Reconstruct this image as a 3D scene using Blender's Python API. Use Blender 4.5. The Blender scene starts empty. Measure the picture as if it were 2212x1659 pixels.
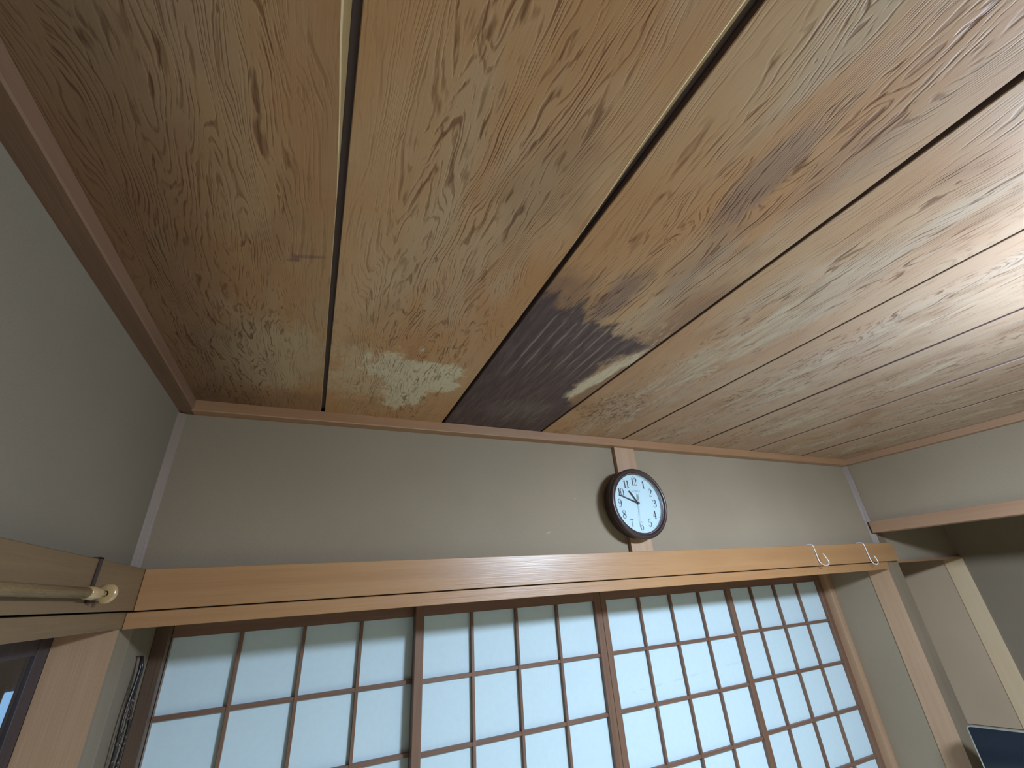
import bpy, bmesh, math, random
from mathutils import Vector, Matrix
random.seed(7)
S = bpy.context.scene
C = S.collection
CZ = 1.79                      # camera height above the tatami

# ------------------------------------------------------------------ camera
cd = bpy.data.cameras.new('camera'); cam = bpy.data.objects.new('camera', cd); C.objects.link(cam)
cd.sensor_width = 36.0; cd.lens = 36.0 * 901.41 / 2212.0; cd.clip_start = 0.02; cd.clip_end = 100
r_ = Vector((0.91477618, -0.39908066, -0.06260324)).normalized()
d_ = Vector((0.12540507, 0.42786761, -0.89509937)).normalized()
f_ = Vector((0.38400275, 0.81096482, 0.44144984)).normalized()
m = Matrix.Identity(4)
for i in range(3):
    m[i][0] = r_[i]; m[i][1] = -d_[i]; m[i][2] = -f_[i]
m[2][3] = CZ
cam.matrix_world = m
S.camera = cam

# ------------------------------------------------------------------ world, light levels, exposure
w = bpy.data.worlds.new('world'); S.world = w; w.use_nodes = True
w.node_tree.nodes['Background'].inputs[0].default_value = (0.35, 0.45, 0.6, 1)
w.node_tree.nodes['Background'].inputs[1].default_value = 0.05
LAMP_POS = (1.63, -0.20, CZ + 0.49)
LAMP_COL = (0.76, 0.97, 1.20)
LAMP_STRENGTH = 100.0
S.view_settings.view_transform = 'Standard'; S.view_settings.look = 'None'
S.view_settings.exposure = 1.40; S.view_settings.gamma = 1.0
S.view_settings.use_curve_mapping = False

# ------------------------------------------------------------------ node helpers
class G:
    def __init__(s, name):
        s.m = bpy.data.materials.new(name); s.m.use_nodes = True
        s.t = s.m.node_tree; s.b = s.t.nodes['Principled BSDF']; s.out = s.t.nodes['Material Output']
        g = s.t.nodes.new('ShaderNodeNewGeometry'); sp = s.t.nodes.new('ShaderNodeSeparateXYZ')
        s.t.links.new(g.outputs['Position'], sp.inputs[0])
        s.P = g.outputs['Position']; s.x, s.y, s.z = sp.outputs
    def link(s, a, inp):
        if isinstance(a, (int, float)): inp.default_value = a
        elif isinstance(a, tuple): inp.default_value = a if len(a) == 4 or len(inp.default_value) == 3 else (*a, 1)
        else: s.t.links.new(a, inp)
    def m_(s, op, a, b=0.0, c=0.0, clamp=False):
        n = s.t.nodes.new('ShaderNodeMath'); n.operation = op; n.use_clamp = clamp
        s.link(a, n.inputs[0]); s.link(b, n.inputs[1]); s.link(c, n.inputs[2]); return n.outputs[0]
    def add(s, a, b): return s.m_('ADD', a, b)
    def sub(s, a, b): return s.m_('SUBTRACT', a, b)
    def mul(s, a, b): return s.m_('MULTIPLY', a, b)
    def vec(s, x, y, z=0.0):
        n = s.t.nodes.new('ShaderNodeCombineXYZ'); s.link(x, n.inputs[0]); s.link(y, n.inputs[1]); s.link(z, n.inputs[2]); return n.outputs[0]
    def noise(s, v, scale=1.0, detail=2.0, rough=0.5, dist=0.0):
        n = s.t.nodes.new('ShaderNodeTexNoise'); s.link(v, n.inputs['Vector']); n.inputs['Scale'].default_value = scale
        n.inputs['Detail'].default_value = detail; n.inputs['Roughness'].default_value = rough; n.inputs['Distortion'].default_value = dist
        return n.outputs[0]
    def ss(s, a, lo, hi, t0=0.0, t1=1.0):
        n = s.t.nodes.new('ShaderNodeMapRange'); n.interpolation_type = 'SMOOTHSTEP'
        s.link(a, n.inputs[0]); s.link(lo, n.inputs[1]); s.link(hi, n.inputs[2]); n.inputs[3].default_value = t0; n.inputs[4].default_value = t1
        return n.outputs[0]
    def mix(s, f, a, b, mode='MIX'):
        n = s.t.nodes.new('ShaderNodeMix'); n.data_type = 'RGBA'; n.blend_type = mode
        s.link(f, n.inputs[0]); s.link(a, n.inputs[6]); s.link(b, n.inputs[7]); return n.outputs[2]
    def bump(s, h, strength=0.3, dist=0.01, prev=None):
        n = s.t.nodes.new('ShaderNodeBump'); n.inputs['Strength'].default_value = strength; n.inputs['Distance'].default_value = dist
        s.link(h, n.inputs['Height'])
        if prev is not None: s.link(prev, n.inputs['Normal'])
        return n.outputs[0]
    def fin(s, col, rough=0.5, normal=None, spec=0.5):
        s.link(col, s.b.inputs['Base Color']); s.link(rough, s.b.inputs['Roughness']); s.link(spec, s.b.inputs['Specular IOR Level'])
        if normal is not None: s.link(normal, s.b.inputs['Normal'])
        return s.m
    def ell(s, cx, cy, rx, ry, ang=0.0, warp=None, soft=0.5):
        """soft elliptical mask in x,y: 1 inside"""
        dx = s.sub(s.x, cx); dy = s.sub(s.y, cy); c, n = math.cos(ang), math.sin(ang)
        u = s.mul(s.add(s.mul(dx, c), s.mul(dy, n)), 1 / rx); v = s.mul(s.sub(s.mul(dy, c), s.mul(dx, n)), 1 / ry)
        r = s.m_('SQRT', s.add(s.mul(u, u), s.mul(v, v)))
        if warp is not None: r = s.add(r, warp)
        return s.ss(r, 1 + soft * .5, 1 - soft * .5)

def plain(name, col, rough=0.5, metal=0.0, spec=0.5, emit=0.0, ecol=None):
    m = bpy.data.materials.new(name); m.use_nodes = True; b = m.node_tree.nodes['Principled BSDF']
    b.inputs['Base Color'].default_value = (*col, 1); b.inputs['Roughness'].default_value = rough
    b.inputs['Metallic'].default_value = metal; b.inputs['Specular IOR Level'].default_value = spec
    if emit: b.inputs['Emission Color'].default_value = (*(ecol or col), 1); b.inputs['Emission Strength'].default_value = emit
    return m

def wood(name, c1, c2, axis='x', rough=0.42, fine=1.0, bumps=0.25, spec=0.5):
    g = G(name)
    a = {'x': (g.x, g.y, g.z), 'y': (g.y, g.x, g.z), 'z': (g.z, g.x, g.y)}[axis]
    v = g.vec(g.mul(a[0], 0.8), g.mul(a[1], 26.0), g.mul(a[2], 26.0))
    n1 = g.noise(v, 1.0, 3, .55, .4)
    v2 = g.vec(g.mul(a[0], 5.0), g.mul(a[1], 260.0 * fine), g.mul(a[2], 260.0 * fine))
    n2 = g.noise(v2, 1.0, 2, .6)
    n3 = g.noise(g.P, 2.2, 2, .5)
    f = g.add(g.add(g.mul(n1, .6), g.mul(n2, .3)), g.mul(n3, .45))
    col = g.mix(g.ss(f, .42, .92), (*c1, 1), (*c2, 1))
    h = g.add(n2, g.mul(n1, .8))
    return g.fin(col, g.ss(n2, .2, .8, rough - .07, rough + .1), g.bump(h, bumps, .002), spec)

def plaster(name, c1, c2, spots=()):
    g = G(name)
    n1 = g.noise(g.P, 1.6, 3, .55); n2 = g.noise(g.P, 620, 2, .7); n3 = g.noise(g.P, 140, 2, .6)
    col = g.mix(g.ss(n1, .3, .7), (*c1, 1), (*c2, 1))
    col = g.mix(g.ss(n2, .35, .75, 0, .3), col, (c1[0] * .6, c1[1] * .6, c1[2] * .6, 1))
    wv = g.sub(g.noise(g.P, 45, 2), .5)
    for (sx, sz, rx, rz, ang) in spots:
        dx = g.sub(g.x, sx); dz = g.sub(g.z, sz); c, n = math.cos(ang), math.sin(ang)
        u = g.mul(g.add(g.mul(dx, c), g.mul(dz, n)), 1 / rx); v = g.mul(g.sub(g.mul(dz, c), g.mul(dx, n)), 1 / rz)
        r = g.add(g.m_('SQRT', g.add(g.mul(u, u), g.mul(v, v))), wv)
        col = g.mix(g.mul(g.ss(r, 1.3, .5), .5), col, (.5, .42, .32, 1))
    return g.fin(col, .93, g.bump(g.add(n2, n3), .35, .0015), .2)

# ---- weathered cedar ceiling boards; stains sit where the photograph has them (world metres)
PITCH = .4468; J0 = -.034
def ceiling_mat():
    g = G('weathered_ceiling_cedar')
    x, y = g.x, g.y
    idx = g.m_('FLOOR', g.mul(g.sub(x, J0), 1 / PITCH))
    u = g.sub(g.sub(x, J0), g.mul(g.add(idx, .5), PITCH))           # -0.22 .. 0.22 across one board
    v = g.add(y, g.mul(idx, 5.37))
    au = g.m_('ABSOLUTE', u)
    mid = g.ss(au, .20, .09)                                        # cathedral grain lives in the middle
    # contour grain
    big = g.noise(g.vec(g.mul(u, 6.5), g.mul(v, 1.25), idx), 1, 2.0, .45, .25)
    med = g.noise(g.vec(g.mul(u, 26), g.mul(v, 7.5), idx), 1, 2, .5)
    sml = g.noise(g.vec(g.mul(u, 70), g.mul(v, 26), idx), 1, 2, .5)
    near = g.ss(y, .55, 1.15)                                       # the figure turns choppy towards the back wall
    e = g.add(g.add(g.mul(u, 52), g.mul(big, 24.0)), g.mul(g.mul(med, mid), g.add(2.2, g.mul(near, 1.8))))
    e = g.add(e, g.mul(sml, g.add(.35, g.mul(near, 1.3))))
    fr = g.m_('FRACT', e)
    saw = g.m_('ABSOLUTE', g.sub(fr, .5))                           # 0 at line centre
    line = g.ss(saw, .22, .05)
    brk = g.ss(g.noise(g.vec(g.mul(u, 46), g.mul(v, 8.5), 3.1), 1, 2, .6), .45, .62)
    brk2 = g.ss(g.noise(g.vec(g.mul(u, 5), g.mul(v, 1.6), 8.1), 1, 2, .6), .36, .6)
    line = g.mul(line, g.mul(brk, g.add(.3, g.mul(g.mul(mid, brk2), .9))))
    # second denser set of short wavy dashes
    e2 = g.add(g.add(g.mul(u, 125), g.mul(big, 44.0)), g.add(g.mul(med, 3.2), g.mul(sml, .8)))
    saw2 = g.m_('ABSOLUTE', g.sub(g.m_('FRACT', e2), .5))
    line2 = g.mul(g.ss(saw2, .24, .04), g.ss(g.noise(g.vec(g.mul(u, 80), g.mul(v, 13.0), 6.6), 1, 2, .6), .42, .60))
    line2 = g.mul(line2, g.add(.18, g.mul(mid, .7)))
    # darker eyes / pits
    pit = g.ss(g.noise(g.vec(g.mul(u, 58), g.mul(v, 13.0), 9.7), 1, 2, .6, .5), .655, .73)
    pit = g.mul(pit, mid)
    fine = g.noise(g.vec(g.mul(u, 420), g.mul(v, 7), 0), 1, 2, .6)
    # wash of colour
    c_a, c_b, c_c = (.440, .225, .100, 1), (.480, .295, .160, 1), (.470, .355, .250, 1)
    wsh = g.noise(g.vec(g.mul(x, 3.2), g.mul(y, 1.9), 0), 1, 3, .55)
    col = g.mix(g.ss(wsh, .36, .64), c_a, c_b)
    wsh2 = g.noise(g.vec(g.mul(u, 9), g.mul(v, 2.3), 4.4), 1, 3, .6)
    grey = g.mul(g.ss(wsh2, .42, .66), g.add(.25, g.mul(mid, .6)))
    grey = g.mul(grey, g.ss(x, -.3, 1.2, .35, 1.0))
    col = g.mix(grey, col, c_c)
    col = g.mix(g.ss(x, .45, 1.6, 0, .62), col, (.39, .305, .255, 1))  # lamp glare put into the colour: boards turn greyer to the right
    # warm reddish-orange towards the back wall
    col = g.mix(g.mul(g.mul(g.ss(y, .9, 1.45), .5), g.ss(x, 1.6, .6, .35, 1.0)), col, (.430, .225, .100, 1))
    col = g.mix(g.mul(g.ss(g.noise(g.vec(g.mul(x, 5), g.mul(y, 3.4), 7), 1, 3, .6), .55, .72), .45), col, (.28, .155, .085, 1))
    # pale dry bands on the boards to the right
    pn = g.noise(g.vec(g.mul(u, 14), g.mul(v, 3.2), 12.2), 1, 4, .65, .5)
    pale = g.mul(g.mul(g.ss(pn, .50, .66), g.ss(g.m_('ABSOLUTE', g.add(u, -.015)), .15, .04)), g.ss(x, .86, 1.0, 0, .75))
    pale = g.mul(pale, g.mul(g.ss(y, .2, .5), g.ss(fine, .3, .6, .55, 1.0)))
    col = g.mix(pale, col, (.53, .45, .35, 1))
    wn = g.noise(g.vec(g.mul(x, 13), g.mul(y, 10), 1.0), 1, 4, .65); wz = g.mul(g.sub(wn, .5), 1.5)
    wf = g.mul(g.sub(g.noise(g.vec(g.mul(x, 60), g.mul(y, 22), 1.0), 1, 3, .65), .5), .9)
    wall_ = g.add(wz, wf)
    b1 = g.m_('LESS_THAN', x, J0)
    b2 = g.mul(g.m_('GREATER_THAN', x, J0), g.m_('LESS_THAN', x, J0 + PITCH))
    b3 = g.mul(g.m_('GREATER_THAN', x, J0 + PITCH), g.m_('LESS_THAN', x, J0 + 2 * PITCH))
    b4 = g.mul(g.m_('GREATER_THAN', x, J0 + 2 * PITCH), g.m_('LESS_THAN', x, J0 + 3 * PITCH))
    # board 1 pale dusting, board 2 pale mould patch
    col = g.mix(g.mul(b1, g.mul(g.ell(-.17, 1.20, .14, .19, .3, wall_, .7), .55)), col, (.54, .43, .28, 1))
    col = g.mix(g.mul(b1, g.mul(g.ell(-.17, 1.50, .3, .10, 0, wall_, .8), .6)), col, (.26, .135, .07, 1))
    wbig = g.mul(g.sub(g.noise(g.vec(g.mul(x, 9), g.mul(y, 7), 4.0), 1, 5, .68), .5), 3.4)
    p2 = g.m_('MAXIMUM', g.ell(.215, 1.17, .130, .125, .6, wbig, .35), g.mul(g.ell(.09, 1.22, .13, .15, 0, wbig, .9), .45))
    p2 = g.m_('MAXIMUM', p2, g.ell(.235, 1.33, .075, .10, 0, wbig, .5))
    p2 = g.m_('MAXIMUM', p2, g.ell(.325, 1.12, .055, .06, 0, g.mul(wbig, .8), .5))
    p2 = g.mul(p2, g.ss(g.noise(g.vec(g.mul(x, 110), g.mul(y, 60), 5), 1, 3, .7), .30, .52, .45, 1.0))
    col = g.mix(g.mul(b2, g.mul(p2, .78)), col, (.64, .57, .42, 1))
    # board 3: water stain
    wmid = g.sub(g.noise(g.vec(g.mul(x, 24), g.mul(y, 9), 3.0), 1, 4, .65), .5)
    edge = g.add(g.add(y, g.mul(wz, .07)), g.add(g.mul(wf, .05), g.mul(wmid, .28)))
    topl = g.add(.665, g.mul(g.sub(x, .42), .28))                   # the upper edge slants
    dark = g.ss(edge, g.sub(topl, .02), g.add(topl, .045))
    halo = g.mul(g.ss(edge, g.sub(topl, .15), topl), g.ss(x, .66, .44, 0, .75))
    halo2 = g.mul(g.mul(g.ss(edge, .42, .60), g.ss(x, .70, .84)), .6)
    right = g.sub(.862, g.mul(g.ss(y, .74, .95), .10))
    right = g.add(right, g.mul(g.ss(y, 1.14, 1.34), .14))
    inside = g.ss(g.add(x, g.add(g.mul(wall_, .05), g.mul(wmid, .10))), g.add(right, .018), g.sub(right, .018))
    darkm = g.mul(b3, g.mul(dark, inside))
    brown = g.mul(b3, g.m_('MAXIMUM', halo, halo2))
    col = g.mix(g.mul(brown, .8), col, (.125, .066, .055, 1))
    palestreak = g.mul(b3, g.mul(g.ell(.800, 1.06, .028, .25, .16, g.mul(wmid, 2.2), .6), g.sub(1, g.mul(g.ss(wf, .05, .3), .7))))
    col = g.mix(g.mul(palestreak, .95), col, (.62, .52, .38, 1))
    scur = g.mul(b3, g.mul(g.ss(g.noise(g.vec(g.mul(x, 90), g.mul(y, 24), 5), 1, 3, .6), .50, .62), g.ell(.82, .83, .06, .16, 0, wall_, .8)))
    col = g.mix(g.mul(scur, .7), col, (.48, .34, .22, 1))
    dcol = g.mix(g.ss(g.noise(g.vec(g.mul(x, 60), g.mul(y, 8), 2), 1, 3, .6), .4, .7), (.068, .042, .044, 1), (.112, .076, .074, 1))
    col = g.mix(g.mul(darkm, .96), col, dcol)
    st = g.m_('FRACT', g.mul(g.add(x, g.mul(wz, .006)), 1 / .034))
    strk = g.mul(g.ss(g.m_('ABSOLUTE', g.sub(st, .5)), .16, .02), g.ss(g.noise(g.vec(g.mul(x, 30), g.mul(y, 6), 2), 1, 2), .36, .55))
    ylen = g.mul(g.ss(g.add(y, g.mul(wf, .1)), .735, .77), g.ss(g.add(y, g.mul(wf, .2)), 1.16, .90))
    strk = g.mul(g.mul(g.mul(strk, ylen), b3), g.mul(g.ss(x, .45, .49), g.ss(x, .80, .72)))
    col = g.mix(g.mul(strk, .5), col, (.36, .29, .24, 1))
    dust = g.mul(b3, g.mul(g.ell(.66, 1.36, .13, .10, 0, wall_, .8), g.ss(fine, .4, .6)))
    col = g.mix(g.mul(dust, .3), col, (.33, .27, .24, 1))
    # board 4: mottled brown speckle near the wall
    sp = g.mul(b4, g.mul(g.ell(1.03, 1.23, .13, .17, 0, wall_, .6), g.ss(g.noise(g.vec(g.mul(x, 70), g.mul(y, 30), 5), 1, 3, .7), .48, .6)))
    col = g.mix(g.mul(sp, .65), col, (.13, .065, .042, 1))
    # corner shade painted into board 1, strongest along its outer half
    col = g.mix(g.mul(b1, g.add(.22, g.mul(g.ss(g.add(x, g.mul(wz, .06)), -.12, -.36), .5))), col, (.105, .055, .034, 1))
    # small scratches on board 1, bluish smudge on board 3
    for (cx, cy, rx, ry) in ((-.085, .733, .030, .0055), (-.112, .752, .014, .0055), (-.108, .742, .007, .012)):
        col = g.mix(g.mul(b1, g.mul(g.ell(cx, cy, rx, ry, -.30, g.mul(wf, 1.2), .9), .5)), col, (.12, .055, .055, 1))
    for (cx, cy, rx, ry, a) in ((.645, .27, .035, .12, .42), (.70, .46, .04, .12, .25), (.76, .20, .05, .09, .2), (.60, .64, .04, .10, .5)):
        col = g.mix(g.mul(b3, g.mul(g.ell(cx, cy, rx, ry, 0, wall_, .9), a)), col, (.13, .105, .115, 1))
    # grain lines darken
    dk = g.add(g.add(g.mul(line, .75), g.mul(line2, .62)), g.mul(pit, .62))
    dk = g.add(dk, g.mul(g.ss(fine, .45, .75), .12))
    dk = g.mul(dk, g.sub(1, g.mul(darkm, .8)))
    col = g.mix(g.m_('MINIMUM', dk, .85), col, (.40, .30, .25, 1), 'MULTIPLY')
    h = g.sub(g.mul(fine, .12), g.add(g.mul(line, .9), g.add(g.mul(line2, .6), g.mul(pit, .9))))
    h = g.add(h, g.mul(med, .3))
    rough = g.add(.56, g.mul(g.ss(wsh2, .3, .7), .14))
    return g.fin(col, rough, g.bump(h, .42, .0022), .28)

M = {}
M['ceil'] = ceiling_mat()
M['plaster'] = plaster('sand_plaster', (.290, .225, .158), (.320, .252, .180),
    spots=((1.485, CZ + .250, .022, .007, -.6), (1.50, CZ + .330, .006, .006, 0), (1.512, CZ + .352, .004, .004, 0), (1.02, CZ + .34, .005, .005, 0), (.87, CZ + .20, .012, .003, .3)))
M['plaster_bay'] = plaster('beige_sand_plaster', (.64, .47, .31), (.70, .52, .35))
M['plaster_left'] = plaster('corner_shade_sand_plaster', (.185, .148, .107), (.200, .162, .117))  # left plaster darkened so its colour carries the corner shade
M['nageshi_x'] = wood('planed_cedar_along_x', (.345, .168, .070), (.42, .225, .100), 'x', .34, 1.0, .18, .7)
_b = M['nageshi_x'].node_tree.nodes['Principled BSDF']; _b.inputs['Coat Weight'].default_value = .15; _b.inputs['Coat Roughness'].default_value = .28
M['nageshi_y'] = wood('planed_cedar_along_y', (.135, .080, .038), (.175, .105, .052), 'y', .42)  # left rail colour darkened to include the corner shade
M['crown_x'] = wood('cornice_cedar_along_x', (.29, .145, .072), (.36, .195, .100), 'x', .33, 1.0, .2, .8)
M['crown_y'] = wood('cornice_cedar_along_y', (.30, .165, .098), (.37, .22, .135), 'y', .45)
M['crown_dark'] = wood('corner_shade_cornice_cedar', (.14, .070, .042), (.19, .100, .060), 'y', .5)  # corner shade put into the left cornice colour
M['post'] = wood('post_cypress', (.37, .215, .125), (.46, .290, .180), 'z', .42)
M['post_pale'] = wood('pale_post_cypress', (.84, .60, .36), (.90, .68, .43), 'z', .45)
M['post_olive'] = wood('dark_olive_post_side', (.185, .135, .088), (.25, .185, .125), 'z', .55)  # darker olive wood on one face of each corner post
M['shoji_wood'] = wood('stained_screen_wood_v', (.145, .072, .044), (.205, .112, .072), 'z', .42)
M['shoji_wood_x'] = wood('stained_screen_wood_h', (.145, .072, .047), (.205, .112, .076), 'x', .40)
M['edge_wood'] = wood('varnished_post_edge', (.16, .105, .075), (.22, .15, .11), 'z', .46, 1.0, .2, .4)
M['jamb_dark'] = wood('shaded_jamb_wood', (.075, .043, .028), (.11, .065, .042), 'z', .5)  # left jamb coloured darker to imitate the shadow in the recess
M['dark_wood'] = wood('dark_frame_wood', (.030, .022, .028), (.050, .036, .040), 'z', .45)
M['tatami'] = wood('tatami_rush', (.56, .51, .36), (.64, .59, .42), 'x', .8)
g = G('screen_paper'); n = g.noise(g.P, 55, 3, .6); n0 = g.noise(g.P, 2.5, 2)
stain_n = g.noise(g.vec(g.mul(g.x, 18), g.mul(g.z, 18), 0), 1, 3, .6)
pc = g.mix(g.ss(n, .35, .7, 0, .35), (.57, .69, .75, 1), (.52, .64, .70, 1))
dz = g.sub(g.sub(g.z, CZ - .462), g.mul(g.sub(g.x, 1.35), .055)); ln = g.ss(g.m_('ABSOLUTE', g.add(dz, g.mul(g.sub(stain_n, .5), .02))), .006, .002)
ln = g.mul(g.mul(ln, g.mul(g.ss(g.x, 1.36, 1.40), g.ss(g.x, 2.16, 2.1))), g.ss(stain_n, .45, .6))
pc = g.mix(g.mul(ln, .35), pc, (.45, .47, .44, 1))
M['paper'] = g.fin(pc, .9, None, .15)
M['clock_rim'] = plain('dark_maroon_plastic', (.040, .020, .020), .32)
M['dial'] = plain('white_dial', (.60, .73, .79), .5)
M['ink'] = plain('black_print', (.05, .05, .055), .6)
M['grey_ink'] = plain('grey_print', (.30, .33, .37), .6)
M['hand'] = plain('black_hand', (.012, .012, .014), .4)
M['silver_hand'] = plain('silver_second_hand', (.45, .50, .54), .4, .3)
M['wire'] = plain('white_coated_wire', (.78, .78, .80), .3, 0, .6)
M['rod'] = wood('varnished_rod', (.20, .125, .055), (.27, .17, .08), 'y', .24, 1, .05, .9)
M['knob_wood'] = wood('varnished_pale_knob', (.36, .23, .10), (.44, .29, .14), 'y', .2, 1, .05, .8)
M['strap'] = plain('dark_brown_metal', (.035, .022, .018), .5)
M['tv_frame'] = plain('brushed_silver', (.75, .75, .73), .25, .9)
M['tv_screen'] = plain('black_screen_glass', (.010, .014, .022), .08, 0, .6)
M['tv_black'] = plain('black_plastic', (.02, .02, .022), .45)
M['bead'] = plain('dark_glossy_bead', (.055, .030, .028), .12, 0, .8)
M['cord'] = plain('dark_cord', (.018, .012, .013), .3)
M['lamp'] = plain('lit_lamp_diffuser', (.9, .9, .9), .5, 0, .3, LAMP_STRENGTH, LAMP_COL)
M['lamp_body'] = plain('white_lamp_plastic', (.8, .8, .8), .4)
M['strip'] = plain('reflection_glow', (.4, .6, .9), .6, 0, .2, .62, (.18, .36, .60))  # added glow imitating a blue reflection in the door glass
M['dark_gap'] = plain('joint_shade_wood', (.125, .078, .070), .85)  # joint shade put into the colour of the backing and board sides
M['sapwood'] = wood('pale_sapwood_edge', (.44, .30, .15), (.55, .39, .22), 'y', .6)
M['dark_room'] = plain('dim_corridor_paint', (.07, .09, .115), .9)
def glassm(name, tint, base):
    m = bpy.data.materials.new(name); m.use_nodes = True; t = m.node_tree; t.nodes.remove(t.nodes['Principled BSDF'])
    o = t.nodes['Material Output']; tr = t.nodes.new('ShaderNodeBsdfTransparent'); tr.inputs[0].default_value = (*tint, 1)
    gl = t.nodes.new('ShaderNodeBsdfGlossy'); gl.inputs['Roughness'].default_value = .03
    fr = t.nodes.new('ShaderNodeFresnel'); ge = t.nodes.new('ShaderNodeNewGeometry'); mr = t.nodes.new('ShaderNodeMapRange')
    mr.inputs[3].default_value = base; mr.inputs[4].default_value = 1 / base      # same reflectance on both sides of a thin pane
    t.links.new(ge.outputs['Backfacing'], mr.inputs[0]); t.links.new(mr.outputs[0], fr.inputs[0]); mx = t.nodes.new('ShaderNodeMixShader')
    t.links.new(fr.outputs[0], mx.inputs[0]); t.links.new(tr.outputs[0], mx.inputs[1]); t.links.new(gl.outputs[0], mx.inputs[2]); t.links.new(mx.outputs[0], o.inputs[0])
    return m
M['glass'] = glassm('clear_glass', (.93, .96, .97), 1.42)

# ------------------------------------------------------------------ geometry helpers
def wl(o):
    return Vector(o['_w']) if o is not None and '_w' in o else Vector((0, 0, 0))
def link_mesh(name, verts, faces, mat, parent=None, origin=None, smooth=False, mats=None, fm=None):
    """verts are room metres, z measured from the camera height"""
    base = wl(parent) if parent is not None else Vector(origin or (0, 0, 0))
    me = bpy.data.meshes.new(name)
    me.from_pydata([(v[0] - base.x, v[1] - base.y, v[2] + CZ - base.z) for v in verts], [], faces)
    for mm in (mats or [mat]): me.materials.append(M[mm] if isinstance(mm, str) else mm)
    if fm:
        for p, i in zip(me.polygons, fm): p.material_index = i
    if smooth:
        for p in me.polygons: p.use_smooth = True
    me.update()
    o = bpy.data.objects.new(name, me); C.objects.link(o)
    if parent is not None: o.parent = parent
    else: o.location = base
    o['_w'] = tuple(base)
    return o
def thing(name, label, cat, loc, group=None):
    o = bpy.data.objects.new(name, None); C.objects.link(o); o.location = (loc[0], loc[1], loc[2] + CZ)
    o.empty_display_size = .05
    o['_w'] = (loc[0], loc[1], loc[2] + CZ); o['label'] = label; o['category'] = cat
    if group: o['group'] = group
    return o
def tag(o, label=None, cat=None, group=None, kind=None):
    if label: o['label'] = label
    if cat: o['category'] = cat
    if group: o['group'] = group
    if kind: o['kind'] = kind
    return o
def bev_box(x0, x1, y0, y1, z0, z1, b=0.0):
    if b <= 0:
        v = [(x, y, z) for x in (x0, x1) for y in (y0, y1) for z in (z0, z1)]
        f = [(0, 1, 3, 2), (4, 6, 7, 5), (0, 4, 5, 1), (2, 3, 7, 6), (0, 2, 6, 4), (1, 5, 7, 3)]
        return v, f
    bm = bmesh.new(); bmesh.ops.create_cube(bm, size=1)
    for v in bm.verts:
        v.co = ((x0 + x1) / 2 + v.co.x * (x1 - x0), (y0 + y1) / 2 + v.co.y * (y1 - y0), (z0 + z1) / 2 + v.co.z * (z1 - z0))
    bmesh.ops.bevel(bm, geom=bm.edges[:], offset=b, segments=1, affect='EDGES', clamp_overlap=True)
    bm.verts.index_update()
    r = [tuple(v.co) for v in bm.verts], [tuple(v.index for v in f.verts) for f in bm.faces]
    bm.free(); return r
def box(name, x0, x1, y0, y1, z0, z1, mat, parent=None, b=0.0, origin=None):
    v, f = bev_box(min(x0, x1), max(x0, x1), min(y0, y1), max(y0, y1), min(z0, z1), max(z0, z1), b)
    return link_mesh(name, v, f, mat, parent, origin)
def merge(lst):
    V, F = [], []
    for v, f in lst:
        k = len(V); V += list(v); F += [tuple(i + k for i in q) for q in f]
    return V, F
def lathe(profile, seg=64, c=(0, 0, 0), axis='y'):
    """profile of (radius, offset along axis)"""
    V, F = [], []
    n = len(profile)
    for (r, t) in profile:
        for k in range(seg):
            a = 2 * math.pi * k / seg; p, q = r * math.cos(a), r * math.sin(a)
            V.append({'y': (c[0] + p, c[1] + t, c[2] + q), 'z': (c[0] + p, c[1] + q, c[2] + t), 'x': (c[0] + t, c[1] + p, c[2] + q)}[axis])
    for i in range(n - 1):
        for k in range(seg):
            k2 = (k + 1) % seg; F.append((i * seg + k, i * seg + k2, (i + 1) * seg + k2, (i + 1) * seg + k))
    return V, F
def catmull(pts, sub=8):
    P = [Vector(p) for p in pts]; out = []
    for i in range(len(P) - 1):
        p0 = P[max(i - 1, 0)]; p1 = P[i]; p2 = P[i + 1]; p3 = P[min(i + 2, len(P) - 1)]
        for s in range(sub):
            t = s / sub
            out.append(.5 * ((2 * p1) + (p2 - p0) * t + (2 * p0 - 5 * p1 + 4 * p2 - p3) * t * t + (3 * p1 - p0 - 3 * p2 + p3) * t ** 3))
    out.append(P[-1]); return out
def tube(pts, r, seg=8):
    V, F = [], []
    n = len(pts); up = Vector((1, .01, .02)).normalized()
    for i, p in enumerate(pts):
        d = (pts[min(i + 1, n - 1)] - pts[max(i - 1, 0)]).normalized()
        a = d.cross(up); a = a.normalized() if a.length > 1e-6 else Vector((0, 1, 0)); b = d.cross(a).normalized()
        rr = r[i] if isinstance(r, (list, tuple)) else r
        for k in range(seg):
            th = 2 * math.pi * k / seg; V.append(tuple(p + a * (rr * math.cos(th)) + b * (rr * math.sin(th))))
    for i in range(n - 1):
        for k in range(seg):
            k2 = (k + 1) % seg; F.append((i * seg + k, i * seg + k2, (i + 1) * seg + k2, (i + 1) * seg + k))
    F.append(tuple(range(seg))[::-1]); F.append(tuple((n - 1) * seg + k for k in range(seg)))
    return V, F
def struct(name, *a, **k):
    lab = k.pop('label', None); cat = k.pop('cat', None)
    o = box(name, *a, **k); o['kind'] = 'structure'
    if lab: o['label'] = lab
    if cat: o['category'] = cat
    return o

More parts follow.
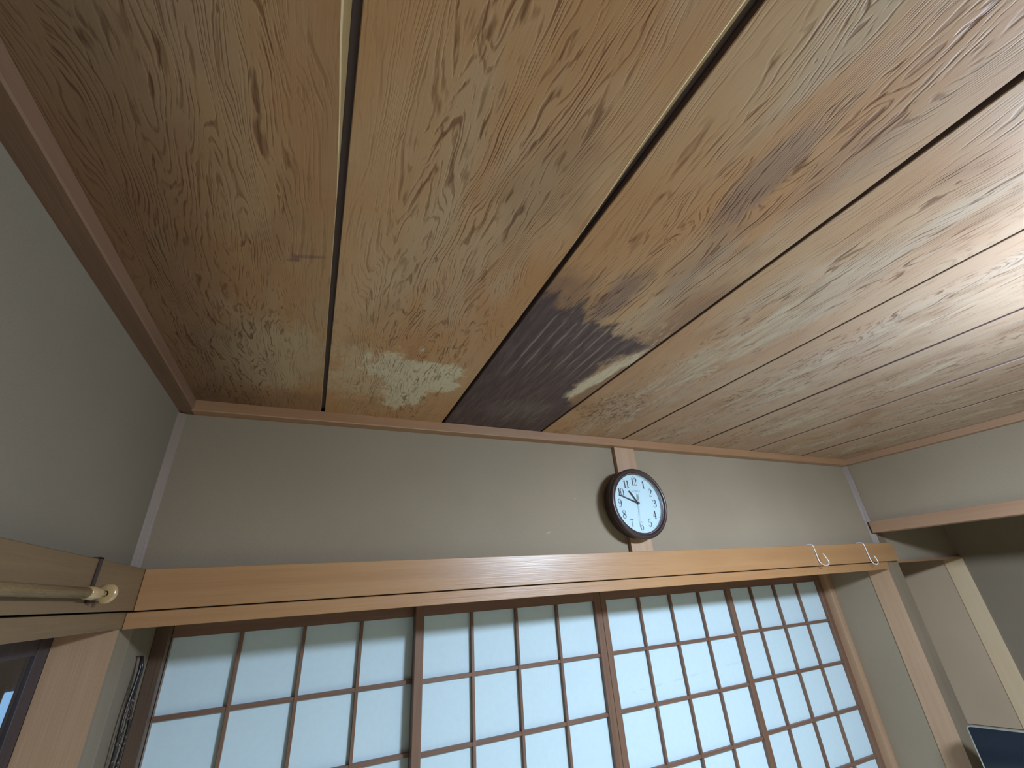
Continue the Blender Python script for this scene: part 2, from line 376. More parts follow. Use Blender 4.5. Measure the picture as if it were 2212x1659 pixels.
# ------------------------------------------------------------------ room shell (x right, y towards the screen wall, z from eye level)
PL = 1.59          # back plaster plane
PF = 1.57          # face of the posts
ZC = .6226         # underside of the ceiling boards
ZF = -CZ
YR = -2.05         # wall behind the camera
YS = 2.03          # outer plane behind the paper screens
struct('floor', -1.9, 4.15, YR - .1, 2.2, ZF - .06, ZF, 'tatami', label='pale green rush tatami floor below the picture', cat='floor')
struct('wall_back', -.62, 3.225, PL, PL + .10, .013, ZC + .05, 'plaster', label='grey-green sand plaster wall above the paper screens', cat='wall')
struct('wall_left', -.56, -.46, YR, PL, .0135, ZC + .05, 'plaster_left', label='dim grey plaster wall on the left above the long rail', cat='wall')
struct('wall_right', 3.12, 3.20, YR, PF, .238, ZC + .05, 'plaster', label='grey plaster wall on the right above the alcove beam', cat='wall')
struct('wall_rear', -.56, 4.1, YR - .1, YR, ZF, ZC + .05, 'shoji_wood', label='unseen wall behind the viewer, coloured dark to cut bounce light', cat='wall')  # unseen wall given a dark colour to reduce bounced fill light
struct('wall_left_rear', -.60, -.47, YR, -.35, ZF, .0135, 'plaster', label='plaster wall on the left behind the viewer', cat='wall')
bpy.data.objects['wall_left_rear'].name = 'wall_leftrear'
# reveals of the deep screen recess
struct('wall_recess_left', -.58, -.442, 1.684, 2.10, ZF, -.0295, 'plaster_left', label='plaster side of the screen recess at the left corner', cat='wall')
struct('wall_recess_right', 3.105, 3.30, 1.684, 2.10, ZF, -.0295, 'plaster', label='narrow grey plaster strip between the screens and the right corner post', cat='wall')
struct('wall_outer', -.62, 4.3, 2.06, 2.14, ZF, ZC, 'plaster', label='outer wall behind the paper screens', cat='wall')
# alcove
struct('wall_alcove_side', 3.225, 4.0, PL - .004, PL + .12, .0, ZC + .05, 'plaster', label='alcove side wall above the bay, half in shadow', cat='wall')
struct('wall_alcove_top', 4.0, 4.1, 1.572, 2.06, .0, ZC + .05, 'plaster', label='plaster above the bay at the alcove corner', cat='wall')
struct('wall_alcove_back', 4.0, 4.1, -.3, 1.572, ZF, ZC + .05, 'plaster', label='back wall of the alcove at the right edge', cat='wall')
struct('wall_bay_side', 4.0, 4.1, 1.675, 2.06, ZF, .0, 'plaster_bay', label='beige plaster side of the alcove bay between two posts', cat='wall')
struct('wall_alcove_end', 3.12, 4.1, -.4, -.3, ZF, ZC + .05, 'plaster', label='near end wall of the alcove', cat='wall')
struct('wall_right_rear', 3.12, 3.22, YR, -.4, ZF, .238, 'plaster', label='plaster wall on the right behind the viewer', cat='wall')
bpy.data.objects['wall_right_rear'].name = 'wall_rightrear'

# ceiling: backing plus eight loose boards
ceil = struct('ceiling', -.56, 4.1, YR - .05, PL + .05, ZC + .017, ZC + .06, 'dark_gap', label='weathered cedar board ceiling with water stains', cat='ceiling')
joints = [(-.475, 0), (J0, .012), (J0 + PITCH, .012), (J0 + 2 * PITCH, .0105), (J0 + 3 * PITCH, .010), (J0 + 4 * PITCH, .014), (J0 + 5 * PITCH, .021), (2.660, .026), (3.14, 0)]
ysegs = [YR, -.3, 0, .12, .22, .32, .42, .55, .8, 1.1, 1.35, PL + .03]
def bevw(k, y):
    if k in (1, 2): return .0012 + .0110 * max(0, min(1, (.50 - y) / .22))
    if k == 3: return .001 + .006 * max(0, min(1, (.25 - y) / .25))
    return .001
labels = ['darkest board, against the left wall, with short scratch marks', 'board with a pale mould patch near the wall', 'board with the large black water stain', None, None, None, None, None]
for i in range(8):
    xa, ga = joints[i]; xb, gb = joints[i + 1]
    x0 = xa + ga / 2; x1 = xb - gb / 2
    dz = random.uniform(-.0004, .0004)
    V = []; F = []
    for y in ysegs:
        wl_ = .0012; wr = bevw(i + 1, y); jit = .0
        sag = .0008 * math.sin(y * 2.3 + i * 1.7)
        z = ZC + dz
        V += [(x0, y, z + .014), (x0, y, z + .0015 + sag), (x0 + wl_, y, z + sag), ((x0 + x1) / 2, y, z + sag * 1.5), (x1 - wr, y, z + sag), (x1, y, z + .0008 + wr * .75 + sag), (x1, y, z + .0155)]
    n = 7
    for k in range(len(ysegs) - 1):
        for q in range(n):
            q2 = (q + 1) % n
            F.append((k * n + q, k * n + q2, (k + 1) * n + q2, (k + 1) * n + q)[::-1])
    F.append(tuple(range(n))); F.append(tuple((len(ysegs) - 1) * n + q for q in range(n))[::-1])
    nf = len(ysegs) - 1
    fm = [2 if q in (0, 5) else 1 if (q == 4 and i in (0, 1, 2)) else 0 for k in range(nf) for q in range(n)] + [0, 0]  # vertical board sides coloured dark to imitate shade in the joints
    o = link_mesh('ceiling_board', V, F, None, ceil, mats=['ceil', 'sapwood', 'dark_gap'], fm=fm)
    if labels[i]: o['label'] = labels[i]

# cornice (three runs)
def prism(name, prof, ax, a0, a1, mat, b=.0, **k):
    """prof = list of (u,z); ax 'x': profile in y,z extruded along x; 'y': profile in x,z extruded along y"""
    n = len(prof); V = []
    for a in (a0, a1):
        for (u, z) in prof: V.append((a, u, z) if ax == 'x' else (u, a, z))
    F = [tuple(range(n)), tuple(range(n, 2 * n))[::-1]] + [(i, i + n, (i + 1) % n + n, (i + 1) % n) for i in range(n)]
    me = link_mesh(name, V, F, mat)
    bm = bmesh.new(); bm.from_mesh(me.data); bmesh.ops.recalc_face_normals(bm, faces=bm.faces[:]); bm.to_mesh(me.data); bm.free()
    tag(me, kind='structure', **k); return me
YC = 1.545
prism('trim_1', [(YC, ZC - .0005), (YC, ZC - .034), (YC + .003, ZC - .037), (PL + .004, ZC - .037), (PL + .004, ZC - .0005)], 'x', -.42, 3.08, 'crown_x', label='slim reddish cedar cornice along the screen wall under the ceiling', cat='cornice')
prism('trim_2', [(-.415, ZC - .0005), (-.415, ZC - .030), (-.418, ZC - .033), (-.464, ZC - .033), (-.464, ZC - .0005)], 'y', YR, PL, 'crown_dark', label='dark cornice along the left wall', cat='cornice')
prism('trim_3', [(3.075, ZC - .0005), (3.075, ZC - .034), (3.078, ZC - .037), (3.124, ZC - .037), (3.124, ZC - .0005)], 'y', YR, PL, 'crown_y', label='cornice along the right wall', cat='cornice')

# long rails (nageshi) and head rails (kamoi)
struct('trim_4', -.416, 3.200, 1.546, PF, .0125, .1136, 'nageshi_x', b=.0015, label='broad orange-brown rail across the wall above the paper screens', cat='rail')
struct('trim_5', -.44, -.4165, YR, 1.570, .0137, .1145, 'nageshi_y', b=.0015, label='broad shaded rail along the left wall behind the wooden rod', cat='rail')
struct('trim_6', -.4335, 3.10, 1.5635, 2.05, -.0295, .0100, 'nageshi_x', b=.0012, label='thin grooved head rail directly above the paper screens', cat='rail')
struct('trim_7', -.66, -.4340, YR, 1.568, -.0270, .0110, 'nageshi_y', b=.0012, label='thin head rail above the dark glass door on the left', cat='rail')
# beam over the alcove
struct('trim_8', 3.090, 3.200, -.3, 1.568, .172, .2375, 'crown_y', b=.0015, label='brown beam over the dark alcove on the right', cat='beam')
# posts
def post(name, x0, x1, y0, y1, z0, z1, mats, fmap, label, origin=None):
    v, f = bev_box(x0, x1, y0, y1, z0, z1)
    o = link_mesh(name, v, f, None, mats=mats, fm=fmap, origin=(x0, y0, CZ + z0))
    return tag(o, label, 'post', kind='structure')
# faces: -x, +x, -y, +y, -z, +z
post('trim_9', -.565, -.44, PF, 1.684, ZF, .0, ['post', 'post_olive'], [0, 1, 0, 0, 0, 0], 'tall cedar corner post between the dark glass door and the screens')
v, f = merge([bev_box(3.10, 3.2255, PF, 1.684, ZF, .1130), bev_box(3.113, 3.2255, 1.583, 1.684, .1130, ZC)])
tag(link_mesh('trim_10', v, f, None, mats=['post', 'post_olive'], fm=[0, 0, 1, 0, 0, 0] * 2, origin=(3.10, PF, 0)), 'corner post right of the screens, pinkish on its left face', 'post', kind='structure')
post('trim_11', 1.264, 1.381, PF, PL + .01, .1136, .590, ['post'], [0] * 6, 'short cedar post behind the round wall clock')
post('trim_12', 3.994, 4.09, PF, 1.675, ZF, .0, ['post_pale'], [0] * 6, 'bright pale post in the far corner of the alcove')
prism2 = []
def corner_strip(name, P, label):
    V = [(p[0], p[1], z) for z in (.1137, .5855) for p in P]; n = len(P)
    F = [tuple(range(n))[::-1], tuple(range(n, 2 * n))] + [(i, (i + 1) % n, (i + 1) % n + n, i + n) for i in range(n)]
    o = link_mesh(name, V, F, 'edge_wood')
    bm = bmesh.new(); bm.from_mesh(o.data); bmesh.ops.recalc_face_normals(bm, faces=bm.faces[:]); bm.to_mesh(o.data); bm.free()
    tag(o, label, 'post', kind='structure')
corner_strip('trim_13', [(-.4625, 1.571), (-.4395, 1.5905), (-.4395, 1.60), (-.47, 1.60), (-.47, 1.571)], 'narrow glossy edge of the left corner post above the rail')
corner_strip('trim_18', [(3.097, 1.5915), (3.117, 1.5666), (3.13, 1.5666), (3.13, 1.584), (3.114, 1.60), (3.097, 1.60)], 'narrow glossy edge of the right corner post above the rail')
# wooden jambs at both ends of the screens
struct('trim_14', -.441, -.402, 1.922, 1.962, ZF + .01, -.031, 'jamb_dark', b=.001, label='brown jamb at the left end of the screens', cat='jamb')
struct('trim_15', 3.064, 3.106, 1.925, 2.05, ZF + .01, -.031, 'post', b=.001, label='pale wooden jamb at the right end of the screens', cat='jamb')
struct('trim_16', -.44, 3.10, 1.86, 2.05, ZF, ZF + .012, 'nageshi_x', label='grooved sill under the screens', cat='sill')
struct('trim_17', 3.2256, 4.0, PF, PL - .004, .0, .0135, 'crown_x', label='thin wood strip over the alcove bay', cat='rail')

# ------------------------------------------------------------------ paper screens
RAILB = -.0745; ROW = .2215; NR = 7; ZB = RAILB - ROW * NR
def screen(x0, x1, yf, label, lst, rst):
    t = thing('shoji_screen', label, 'paper screen', ((x0 + x1) / 2, yf + .014, ZF + .013), 'four sliding paper screens')
    zt, zb = -.0315, ZF + .013
    box('stile', x0, x0 + lst, yf, yf + .028, zb, zt, 'shoji_wood', t, .0015)
    box('stile', x1 - rst, x1, yf, yf + .028, zb, zt, 'shoji_wood', t, .0015)
    a, b = x0 + lst, x1 - rst
    box('top_rail', a, b, yf + .001, yf + .027, RAILB, zt, 'shoji_wood_x', t)
    box('bottom_rail', a, b, yf + .001, yf + .027, zb, ZB, 'shoji_wood_x', t)
    cw = (b - a) / 4
    for k in (1, 2, 3):
        box('muntin', a + cw * k - .0058, a + cw * k + .0058, yf + .004, yf + .0215, ZB, RAILB, 'shoji_wood', t, .0008)
    for k in range(1, NR):
        z = RAILB - ROW * k
        box('crossbar', a, b, yf + .006, yf + .0212, z - .0066, z + .0066, 'shoji_wood_x', t, .0008)
    for k in range(4):
        for j in range(NR):
            xx0 = a + cw * k + (.0058 if k else 0); xx1 = a + cw * (k + 1) - (.0058 if k < 3 else 0)
            z1 = RAILB - ROW * j - (.0066 if j else 0); z0 = RAILB - ROW * (j + 1) + (.0066 if j < NR - 1 else 0)
            box('paper_pane', xx0, xx1, yf + .0205, yf + .0212, z0, z1, 'paper', t)
    return t
YN, YFa = 1.930, 1.965
screen(-.4015, .447, YFa, 'leftmost paper screen, beside the hanging bead strings', .0015, .034)
screen(.4115, 1.3075, YN, 'paper screen left of the middle, its left stile over the leftmost screen', .0345, .035)
screen(1.3085, 2.194, YN, 'paper screen right of the middle, with a faint water line', .032, .034)
screen(2.166, 3.062, YFa, 'rightmost paper screen beside the plaster strip', .034, .036)

# ------------------------------------------------------------------ dark glass door on the left
dr = thing('door_1', 'dark-framed glass door at the lower left edge', 'glass door', (-.58, .9, ZF)); dr['kind'] = 'structure'
DX0, DX1 = -.580, -.565
box('stile', DX0, DX1, 1.512, 1.568, ZF, -.028, 'dark_wood', dr, .001)
box('stile', DX0, DX1, .62, .68, ZF, -.028, 'dark_wood', dr, .001)
box('top_rail', DX0 + .002, DX1 - .002, .68, 1.512, -.068, -.028, 'dark_wood', dr)
box('bottom_rail', DX0 + .002, DX1 - .002, .68, 1.512, ZF, ZF + .12, 'dark_wood', dr)
box('glass_pane', -.573, -.570, .68, 1.512, ZF + .12, -.068, 'glass', dr)
d2 = thing('door_2', 'second dark-framed glass door out of the picture', 'glass door', (-.62, .1, ZF)); d2['kind'] = 'structure'
box('stile', DX0 - .03, DX1 - .03, .60, .66, ZF, -.028, 'dark_wood', d2, .001)
box('stile', DX0 - .03, DX1 - .03, -.35, -.29, ZF, -.028, 'dark_wood', d2, .001)
box('top_rail', DX0 - .029, DX1 - .031, -.29, .60, -.068, -.028, 'dark_wood', d2)
box('bottom_rail', DX0 - .029, DX1 - .031, -.29, .60, ZF, ZF + .12, 'dark_wood', d2)
box('glass_pane', -.604, -.601, -.29, .60, ZF + .12, -.068, 'glass', d2)
# dim corridor beyond it with an added glowing strip for the reflection in the glass
struct('wall_corridor', -1.80, -1.72, -.6, 2.5, ZF, .5, 'dark_room', label='dim corridor wall behind the glass door', cat='wall')
struct('wall_corridor_end', -1.72, -.60, 2.42, 2.5, ZF, .5, 'dark_room', label='end wall of the dim corridor', cat='wall')
bpy.data.objects['wall_corridor_end'].name = 'wall_corridorend'
struct('ceiling_corridor', -1.8, -.56, -.6, 2.5, .45, .5, 'dark_room', label='corridor ceiling', cat='ceiling')
wn = thing('reflection_strip_1', 'narrow added pale blue glowing strip imitating a reflection in the glass door', 'glowing strip', (-.86, 1.75, ZF + .9)); wn['kind'] = 'structure'

# ------------------------------------------------------------------ wall clock
CX, CY, CR, CZc = 1.304, 1.512, .1545, .3125
ck = thing('wall_clock', 'round dark maroon wall clock with white dial showing 10:48 on the short post', 'clock', (CX, PF, CZc))
prof = [(.128, .002), (.1315, .000), (.1325, .008), (.1375, -.004), (.144, -.008), (.150, -.0055), (CR, .001), (CR, .012), (.151, .020), (.148, .040), (.146, .0575), (.0, .0575)]
v, f = lathe(prof, 96, (CX, CY, CZc)); o = link_mesh('rim', v, f, 'clock_rim', ck, smooth=True)
v, f = lathe([(.0, .0), (.1335, .0), (.1335, .004)], 96, (CX, CY + .012, CZc)); link_mesh('dial', v, f, 'dial', ck)
v, f = lathe([(.1330, .0), (.1285, .010)], 96, (CX, CY + .002, CZc)); link_mesh('inner_ring', v, f, 'dial', ck, smooth=True)
v, f = lathe([(.0, .0), (.1285, .0)], 64, (CX, CY + .001, CZc)); link_mesh('glass', v, f, 'glass', ck)
YD = CY + .0115
def ribbon(pts, ws, sub=6):
    P = catmull([(p[0], p[1], 0) for p in pts], sub) if len(pts) > 2 else [Vector((p[0], p[1], 0)) for p in pts]
    n = len(P); W = []
    for i in range(n):
        t = i / (n - 1) * (len(ws) - 1); k = min(int(t), len(ws) - 2); W.append(ws[k] + (ws[k + 1] - ws[k]) * (t - k))
    V, F = [], []
    for i, p in enumerate(P):
        d = (P[min(i + 1, n - 1)] - P[max(i - 1, 0)]).normalized(); q = Vector((-d.y, d.x, 0))
        a = p + q * W[i] / 2; b = p - q * W[i] / 2; V += [(a.x, a.y), (b.x, b.y)]
    F = [(2 * i, 2 * i + 1, 2 * i + 3, 2 * i + 2) for i in range(n - 1)]
    return V, F
T, t_ = .165, .05
DG = {
 '1': [([(.10, .80), (.30, .93), (.32, 1.0)], [t_, t_, t_]), ([(.32, 1.0), (.32, .0)], [T, T]), ([(.14, .012), (.50, .012)], [t_, t_])],
 '2': [([(.06, .74), (.08, .92), (.28, 1.0), (.50, .88), (.50, .66), (.32, .38), (.04, .03)], [.10, .05, t_, T, T, .06, t_]), ([(.04, .05), (.30, .05), (.52, .05), (.56, .24)], [.10, .10, .06, t_])],
 '3': [([(.07, .80), (.14, .95), (.30, 1.0), (.48, .88), (.46, .64), (.22, .53)], [.10, .05, t_, T, .11, t_]), ([(.22, .53), (.48, .46), (.54, .24), (.36, .02), (.14, .03), (.05, .20)], [t_, .10, T, t_, .05, .10])],
 '4': [([(.40, 1.0), (.40, .0)], [T, T]), ([(.40, 1.0), (.02, .28)], [t_, t_]), ([(.02, .27), (.58, .27)], [t_, t_]), ([(.25, .012), (.55, .012)], [t_, t_])],
 '5': [([(.12, .96), (.50, .98)], [.09, .07]), ([(.12, 1.0), (.09, .52)], [t_, t_]), ([(.09, .52), (.28, .62), (.50, .50), (.52, .22), (.30, .0), (.08, .06), (.05, .20)], [t_, t_, .11, T, t_, .05, .10])],
 '6': [([(.50, .92), (.36, 1.0), (.16, .84), (.07, .40), (.16, .06), (.32, .0), (.50, .12), (.52, .36), (.34, .56), (.10, .40)], [.09, t_, .07, T, .08, t_, .08, .11, t_, t_])],
 '7': [([(.05, .94), (.55, .94)], [.10, .10]), ([(.05, 1.0), (.05, .78)], [t_, t_]), ([(.55, .96), (.36, .60), (.24, .0)], [t_, .06, T])],
 '8': [([(.30, 1.0), (.10, .88), (.14, .66), (.30, .55), (.50, .38), (.52, .14), (.30, .0)], [t_, .08, .11, T, T, .09, t_]), ([(.30, 1.0), (.49, .88), (.46, .68), (.30, .55), (.08, .38), (.06, .14), (.30, .0)], [t_, .08, .07, t_, .08, .11, t_])],
 '9': [([(.10, .08), (.24, .0), (.44, .16), (.53, .60), (.44, .94), (.28, 1.0), (.10, .88), (.08, .64), (.26, .44), (.50, .60)], [.09, t_, .07, T, .08, t_, .08, .11, t_, t_])],
 '0': [([(.30, 1.0), (.10, .82), (.06, .50), (.10, .18), (.30, .0)], [t_, .09, T, .09, t_]), ([(.30, .0), (.50, .18), (.54, .50), (.50, .82), (.30, 1.0)], [t_, .09, T, .09, t_])],
}
def numeral(text, cx, cz, h):
    V, F = [], []
    adv = {'1': .50}; wtot = sum(adv.get(c, .66) for c in text) * h * .92; x = cx - wtot / 2
    for c in text:
        for k, (pts, ws) in enumerate(DG[c]):
            v, f = ribbon(pts, ws); b = len(V)
            V += [(x + p[0] * h * .92, YD - .0002 * (1 + .1 * k), cz + (p[1] - .5) * h) for p in v]; F += [tuple(i + b for i in q) for q in f]
        x += adv.get(c, .66) * h * .92
    link_mesh('numeral', V, F, 'ink', ck)
for hr in range(1, 13):
    a = math.radians(90 - 30 * hr); R_ = .097
    numeral(str(hr), CX + R_ * math.cos(a), CZc + R_ * math.sin(a), .034)
for hr in range(12):
    a = math.radians(30 * hr); c = (CX + .1215 * math.cos(a), CZc + .1215 * math.sin(a))
    link_mesh('hour_dot', [(c[0] + .0016 * math.cos(k * math.pi / 4), YD - .0002, c[1] + .0016 * math.sin(k * math.pi / 4)) for k in range(8)], [tuple(range(8))], 'ink', ck)
tc = bpy.data.curves.new('maker_name', 'FONT'); tc.body = 'SEIKO'; tc.size = .0145; tc.align_x = 'CENTER'; tc.align_y = 'CENTER'; tc.space_character = 1.12
to = bpy.data.objects.new('maker_name_curve', tc); C.objects.link(to)
dg = bpy.context.evaluated_depsgraph_get(); me0 = to.evaluated_get(dg).to_mesh()
V = [(CX + v.co.x * 1.15, YD - .0002, CZc + .054 + v.co.y) for v in me0.vertices]; F = [tuple(p.vertices) for p in me0.polygons]
to.evaluated_get(dg).to_mesh_clear(); bpy.data.objects.remove(to)
link_mesh('maker_name', V, F, 'grey_ink', ck)
def hand(name, deg, l0, l1, w0, w1, y, mat, th=.0008):
    a = math.radians(90 - deg); d = (math.cos(a), math.sin(a)); q = (-d[1], d[0]); V = []
    for yy in (y, y + th):
        for (l, w_) in ((l0, w0), (l1, w1)):
            for s in (-1, 1): V.append((CX + d[0] * l + q[0] * s * w_ / 2, yy, CZc + d[1] * l + q[1] * s * w_ / 2))
    F = [(0, 1, 3, 2), (4, 6, 7, 5), (0, 2, 6, 4), (1, 5, 7, 3), (0, 4, 5, 1), (2, 3, 7, 6)]
    link_mesh(name, V, F, mat, ck)
hand('hour_hand', 324, -.006, .066, .0066, .0074, YD - .0030, 'hand')
hand('minute_hand', 290, -.006, .104, .0058, .0032, YD - .0045, 'hand')
hand('second_hand', 187, -.036, .098, .0022, .0014, YD - .0060, 'silver_hand')
hand('second_hand_tail', 7, .014, .040, .0042, .0042, YD - .0060, 'silver_hand')
v, f = lathe([(.0, -.0075), (.0052, -.0070), (.0052, .0)], 20, (CX, YD, CZc)); link_mesh('centre_cap', v, f, 'hand', ck)

# ------------------------------------------------------------------ S hooks on the rail
def s_hook(x, pts, label, grp='white wire hooks on the rail'):
    P = catmull([(x + p[2], p[0], p[1]) for p in pts], 8)
    v, f = tube(P, .0021, 8)
    o = link_mesh('s_hook', v, f, 'wire', origin=(x, 1.54, CZ + .06), smooth=True)
    tag(o, label, 'hook', grp)
s_hook(2.447, [(1.5855, .085, 0), (1.586, .108, 0), (1.576, .1185, 0), (1.560, .119, 0), (1.546, .1135, 0), (1.5425, .098, 0), (1.541, .060, 0), (1.538, .032, 0), (1.522, .014, .001), (1.503, .013, .002), (1.494, .026, .003), (1.500, .048, .003), (1.509, .068, .003)],
       'white wire S-shaped hook on the rail, the larger one farther from the corner')
s_hook(2.905, [(1.5855, .085, 0), (1.586, .108, 0), (1.576, .1185, 0), (1.560, .119, 0), (1.546, .1135, 0), (1.5425, .098, 0), (1.541, .060, 0), (1.539, .022, 0), (1.530, .004, .001), (1.519, .000, .002), (1.509, .010, .003), (1.511, .028, .003), (1.516, .044, .003)],
       'white wire S-shaped hook nearest the right corner post')

# ------------------------------------------------------------------ wooden rod with knob on the left rail
rt = thing('curtain_rod', 'varnished wooden rod with round end knob hung along the left rail', 'rod', (-.380, 1.2, .045))
RX, RZ = -.3985, .0467
v, f = tube([Vector((RX, y, RZ)) for y in (-.6, 0, .6, 1.172)], .0098, 20); link_mesh('rod', v, f, 'rod', rt, smooth=True)
v, f = lathe([(0, 0), (.0085, .0), (.0118, .004), (.0124, .022), (.0112, .048), (.0080, .060), (.0060, .070), (.006, .084)], 32, (RX, 1.176, RZ)); link_mesh('collar', v, f, 'knob_wood', rt, smooth=True)
v, f = lathe([(.006, 0), (.014, .0005), (.0185, .003), (.0200, .0075), (.0185, .012), (.013, .0155), (0, .017)], 32, (RX + .003, 1.256, RZ)); link_mesh('knob', v, f, 'knob_wood', rt, smooth=True)
v, f = merge([bev_box(-.4167, -.4140, 1.232, 1.249, .030, .1170), bev_box(-.440, -.4140, 1.232, 1.249, .1148, .1178), bev_box(-.4150, -.3985, 1.232, 1.249, .0300, .0335)])
o = link_mesh('bracket', v, f, 'strap', rt); o['label'] = 'dark brown metal bracket'

# ------------------------------------------------------------------ dark bead strings hanging at the left jamb
bt = thing('bead_strings', 'dark glossy bead strings hanging beside the leftmost paper screen', 'beads', (-.418, 1.80, -.115))
cords = []; beads = []
def ico():
    t = (1 + 5 ** .5) / 2
    v = [Vector(p).normalized() for p in ((-1, t, 0), (1, t, 0), (-1, -t, 0), (1, -t, 0), (0, -1, t), (0, 1, t), (0, -1, -t), (0, 1, -t), (t, 0, -1), (t, 0, 1), (-t, 0, -1), (-t, 0, 1))]
    f = [(0, 11, 5), (0, 5, 1), (0, 1, 7), (0, 7, 10), (0, 10, 11), (1, 5, 9), (5, 11, 4), (11, 10, 2), (10, 7, 6), (7, 1, 8), (3, 9, 4), (3, 4, 2), (3, 2, 6), (3, 6, 8), (3, 8, 9), (4, 9, 5), (2, 4, 11), (6, 2, 10), (8, 6, 7), (9, 8, 1)]
    return v, f
bm = bmesh.new(); bmesh.ops.create_icosphere(bm, subdivisions=2, radius=1); bm.verts.index_update()
IV = [v.co.copy() for v in bm.verts]; IF = [tuple(v.index for v in f.verts) for f in bm.faces]; bm.free()
for k, (yy, xx) in enumerate(((1.768, -.426), (1.815, -.422), (1.790, -.424), (1.830, -.424))):
    pts = [Vector((-.428, 1.79, -.108))]
    n = 30
    for i in range(1, n + 1):
        z = -.108 - .9 * i / n; s = min(1, i / 6)
        pts.append(Vector((xx + .0015 * math.sin(i * 1.1 + k), 1.79 + (yy - 1.79) * s + .003 * math.sin(i * .9 + k * 2), z)))
    cords.append(tube(pts, .0040 if k < 2 else .0018, 6))
    if k >= 0:
        z = -.14 if k in (0, 1) else (-.19 if k == 2 else -.27)
        while z > -.95:
            t = (-.108 - z) / .9 * n; i = int(t); p = pts[i].lerp(pts[i + 1], t - i)
            r = random.choice((.0028, .0036, .0046)) if z < -.2 else .0032
            if random.random() < (.25 if z > -.2 else .7):
                beads.append(([tuple(p + Vector((v.x * r, v.y * r, v.z * r * 1.15))) for v in IV], IF))
            z -= r * 2.3 + random.uniform(0, .004)
v, f = merge(cords); link_mesh('cord', v, f, 'cord', bt, smooth=True)
v, f = merge(beads); o = link_mesh('beads', v, f, 'bead', bt, smooth=True); o['kind'] = 'stuff'
v, f = merge([bev_box(-.442, -.427, 1.788, 1.792, -.110, -.106)]); link_mesh('peg', v, f, 'strap', bt)

# ------------------------------------------------------------------ television in front of the alcove
A = Vector((2.905, 1.427, -.703)); du = Vector((.3414, -.9399, 0)); dn = Vector((-.9399, -.3414, 0)); dzv = Vector((0, 0, -1))
tv = thing('television', 'flat television with thin silver frame and dark screen at lower right', 'television', (A.x + du.x * .4, A.y + du.y * .4, -1.33))
W_, H_ = .90, .53
def rrect(w0, h0, r, inset=0.0, seg=6):
    P = []
    for (cx, cy, a0) in ((r, r, 180), (w0 - r, r, 270), (w0 - r, h0 - r, 0), (r, h0 - r, 90)):
        for k in range(seg + 1):
            a = math.radians(a0 + 90 * k / seg); rr = r - inset
            P.append((cx + rr * math.cos(a), cy + rr * math.sin(a)))
    return P
def tvp(u, v_, d): return tuple(A + du * u + dzv * v_ + dn * d)
o1 = rrect(W_, H_, .016); i1 = rrect(W_, H_, .016, .0045); n = len(o1)
V = [tvp(u, v_, 0) for u, v_ in o1] + [tvp(u, v_, 0) for u, v_ in i1] + [tvp(u, v_, -.022) for u, v_ in o1] + [tvp(u, v_, -.002) for u, v_ in i1]
F = []
for i in range(n):
    j = (i + 1) % n; F += [(i, j, n + j, n + i), (i, 2 * n + i, 2 * n + j, j), (n + i, n + j, 3 * n + j, 3 * n + i)]
link_mesh('frame', V, F, 'tv_frame', tv)
V = [tvp(u, v_, -.0015) for u, v_ in i1] ; link_mesh('screen', V, [tuple(range(n))], 'tv_screen', tv)
i2 = rrect(W_, H_, .016, .002); V = [tvp(u, v_, -.003) for u, v_ in i2] + [tvp(u, v_, -.045) for u, v_ in i2]
F = [(i, (i + 1) % n, n + (i + 1) % n, n + i) for i in range(n)] + [tuple(range(n, 2 * n))]
link_mesh('back_cover', V, F, 'tv_black', tv)
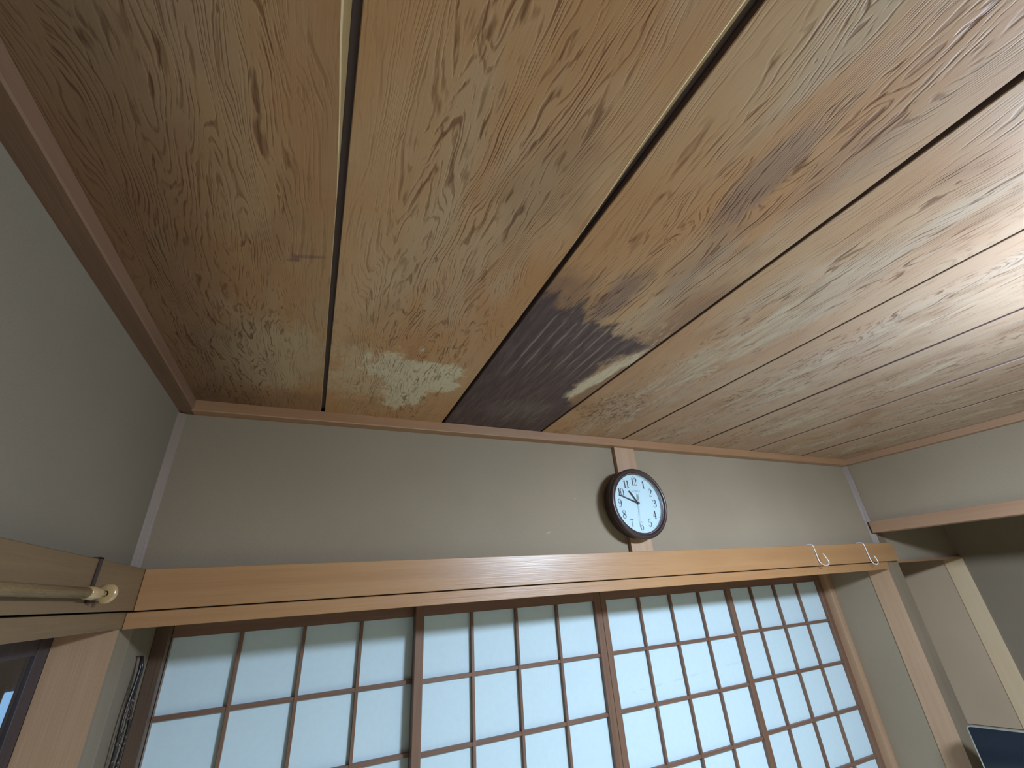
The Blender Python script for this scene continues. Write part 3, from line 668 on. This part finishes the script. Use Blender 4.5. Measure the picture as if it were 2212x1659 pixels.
def obox(u0, u1, v0, v1, d0, d1):
    V = [tvp(u, v_, d) for u in (u0, u1) for v_ in (v0, v1) for d in (d0, d1)]
    return V, [(0, 1, 3, 2), (4, 6, 7, 5), (0, 4, 5, 1), (2, 3, 7, 6), (0, 2, 6, 4), (1, 5, 7, 3)]
v, f = merge([obox(.40, .50, H_ - .05, .612, -.05, -.03), obox(.20, .70, .612, .627, -.16, .10)]); link_mesh('stand', v, f, 'tv_black', tv)
cb = thing('television_board', 'low wooden television board below the picture', 'cabinet', (A.x + du.x * .4, A.y + du.y * .4, ZF))
v, f = obox(-.05, 1.0, .628, .650, -.24, .16); link_mesh('top', v, f, 'post', cb)
v, f = obox(-.04, .99, .650, 1.087, -.23, .15); link_mesh('body', v, f, 'shoji_wood', cb)
for (u0, u1) in ((-.03, .47), (.48, .98)):
    v, f = obox(u0, u1, .66, 1.07, .15, .165); dd = link_mesh('door', v, f, 'shoji_wood', cb)
    v, f = obox((u0 + u1) / 2 - .05, (u0 + u1) / 2 + .05, .70, .712, .165, .178); link_mesh('handle', v, f, 'tv_frame', dd)

# ------------------------------------------------------------------ ceiling lamp, just outside the frame on the right
lx, ly, lz = LAMP_POS; lz -= CZ
lp = thing('ceiling_lamp', 'round white ceiling lamp out of the picture on the right', 'lamp', (lx, ly, lz))
v, f = lathe([(0, -.048), (.14, -.048), (.190, -.042), (.205, -.030), (.205, .012), (.190, .016)], 64, (lx, ly, lz), 'z')
link_mesh('diffuser', v, f, 'lamp', lp, smooth=True)
v, f = lathe([(.188, .015), (.232, .012), (.232, .016), (.07, .034), (.07, ZC - lz - .001), (0, ZC - lz - .001)], 48, (lx, ly, lz), 'z')  # unseen lamp skirt widened to hold light off the nearby ceiling
link_mesh('mount', v, f, 'lamp_body', lp, smooth=True)
# added glowing strip in the corridor, imitating a reflection in the door glass
box('frame', -.970, -.941, 2.385, 2.42, -1.3, -.20, 'dark_wood', wn); box('frame', -.916, -.880, 2.385, 2.42, -1.3, -.20, 'dark_wood', wn)
box('pane', -.941, -.916, 2.388, 2.415, -1.3, -.215, 'strip', wn)

for o in bpy.data.objects:
    if '_w' in o: del o['_w']
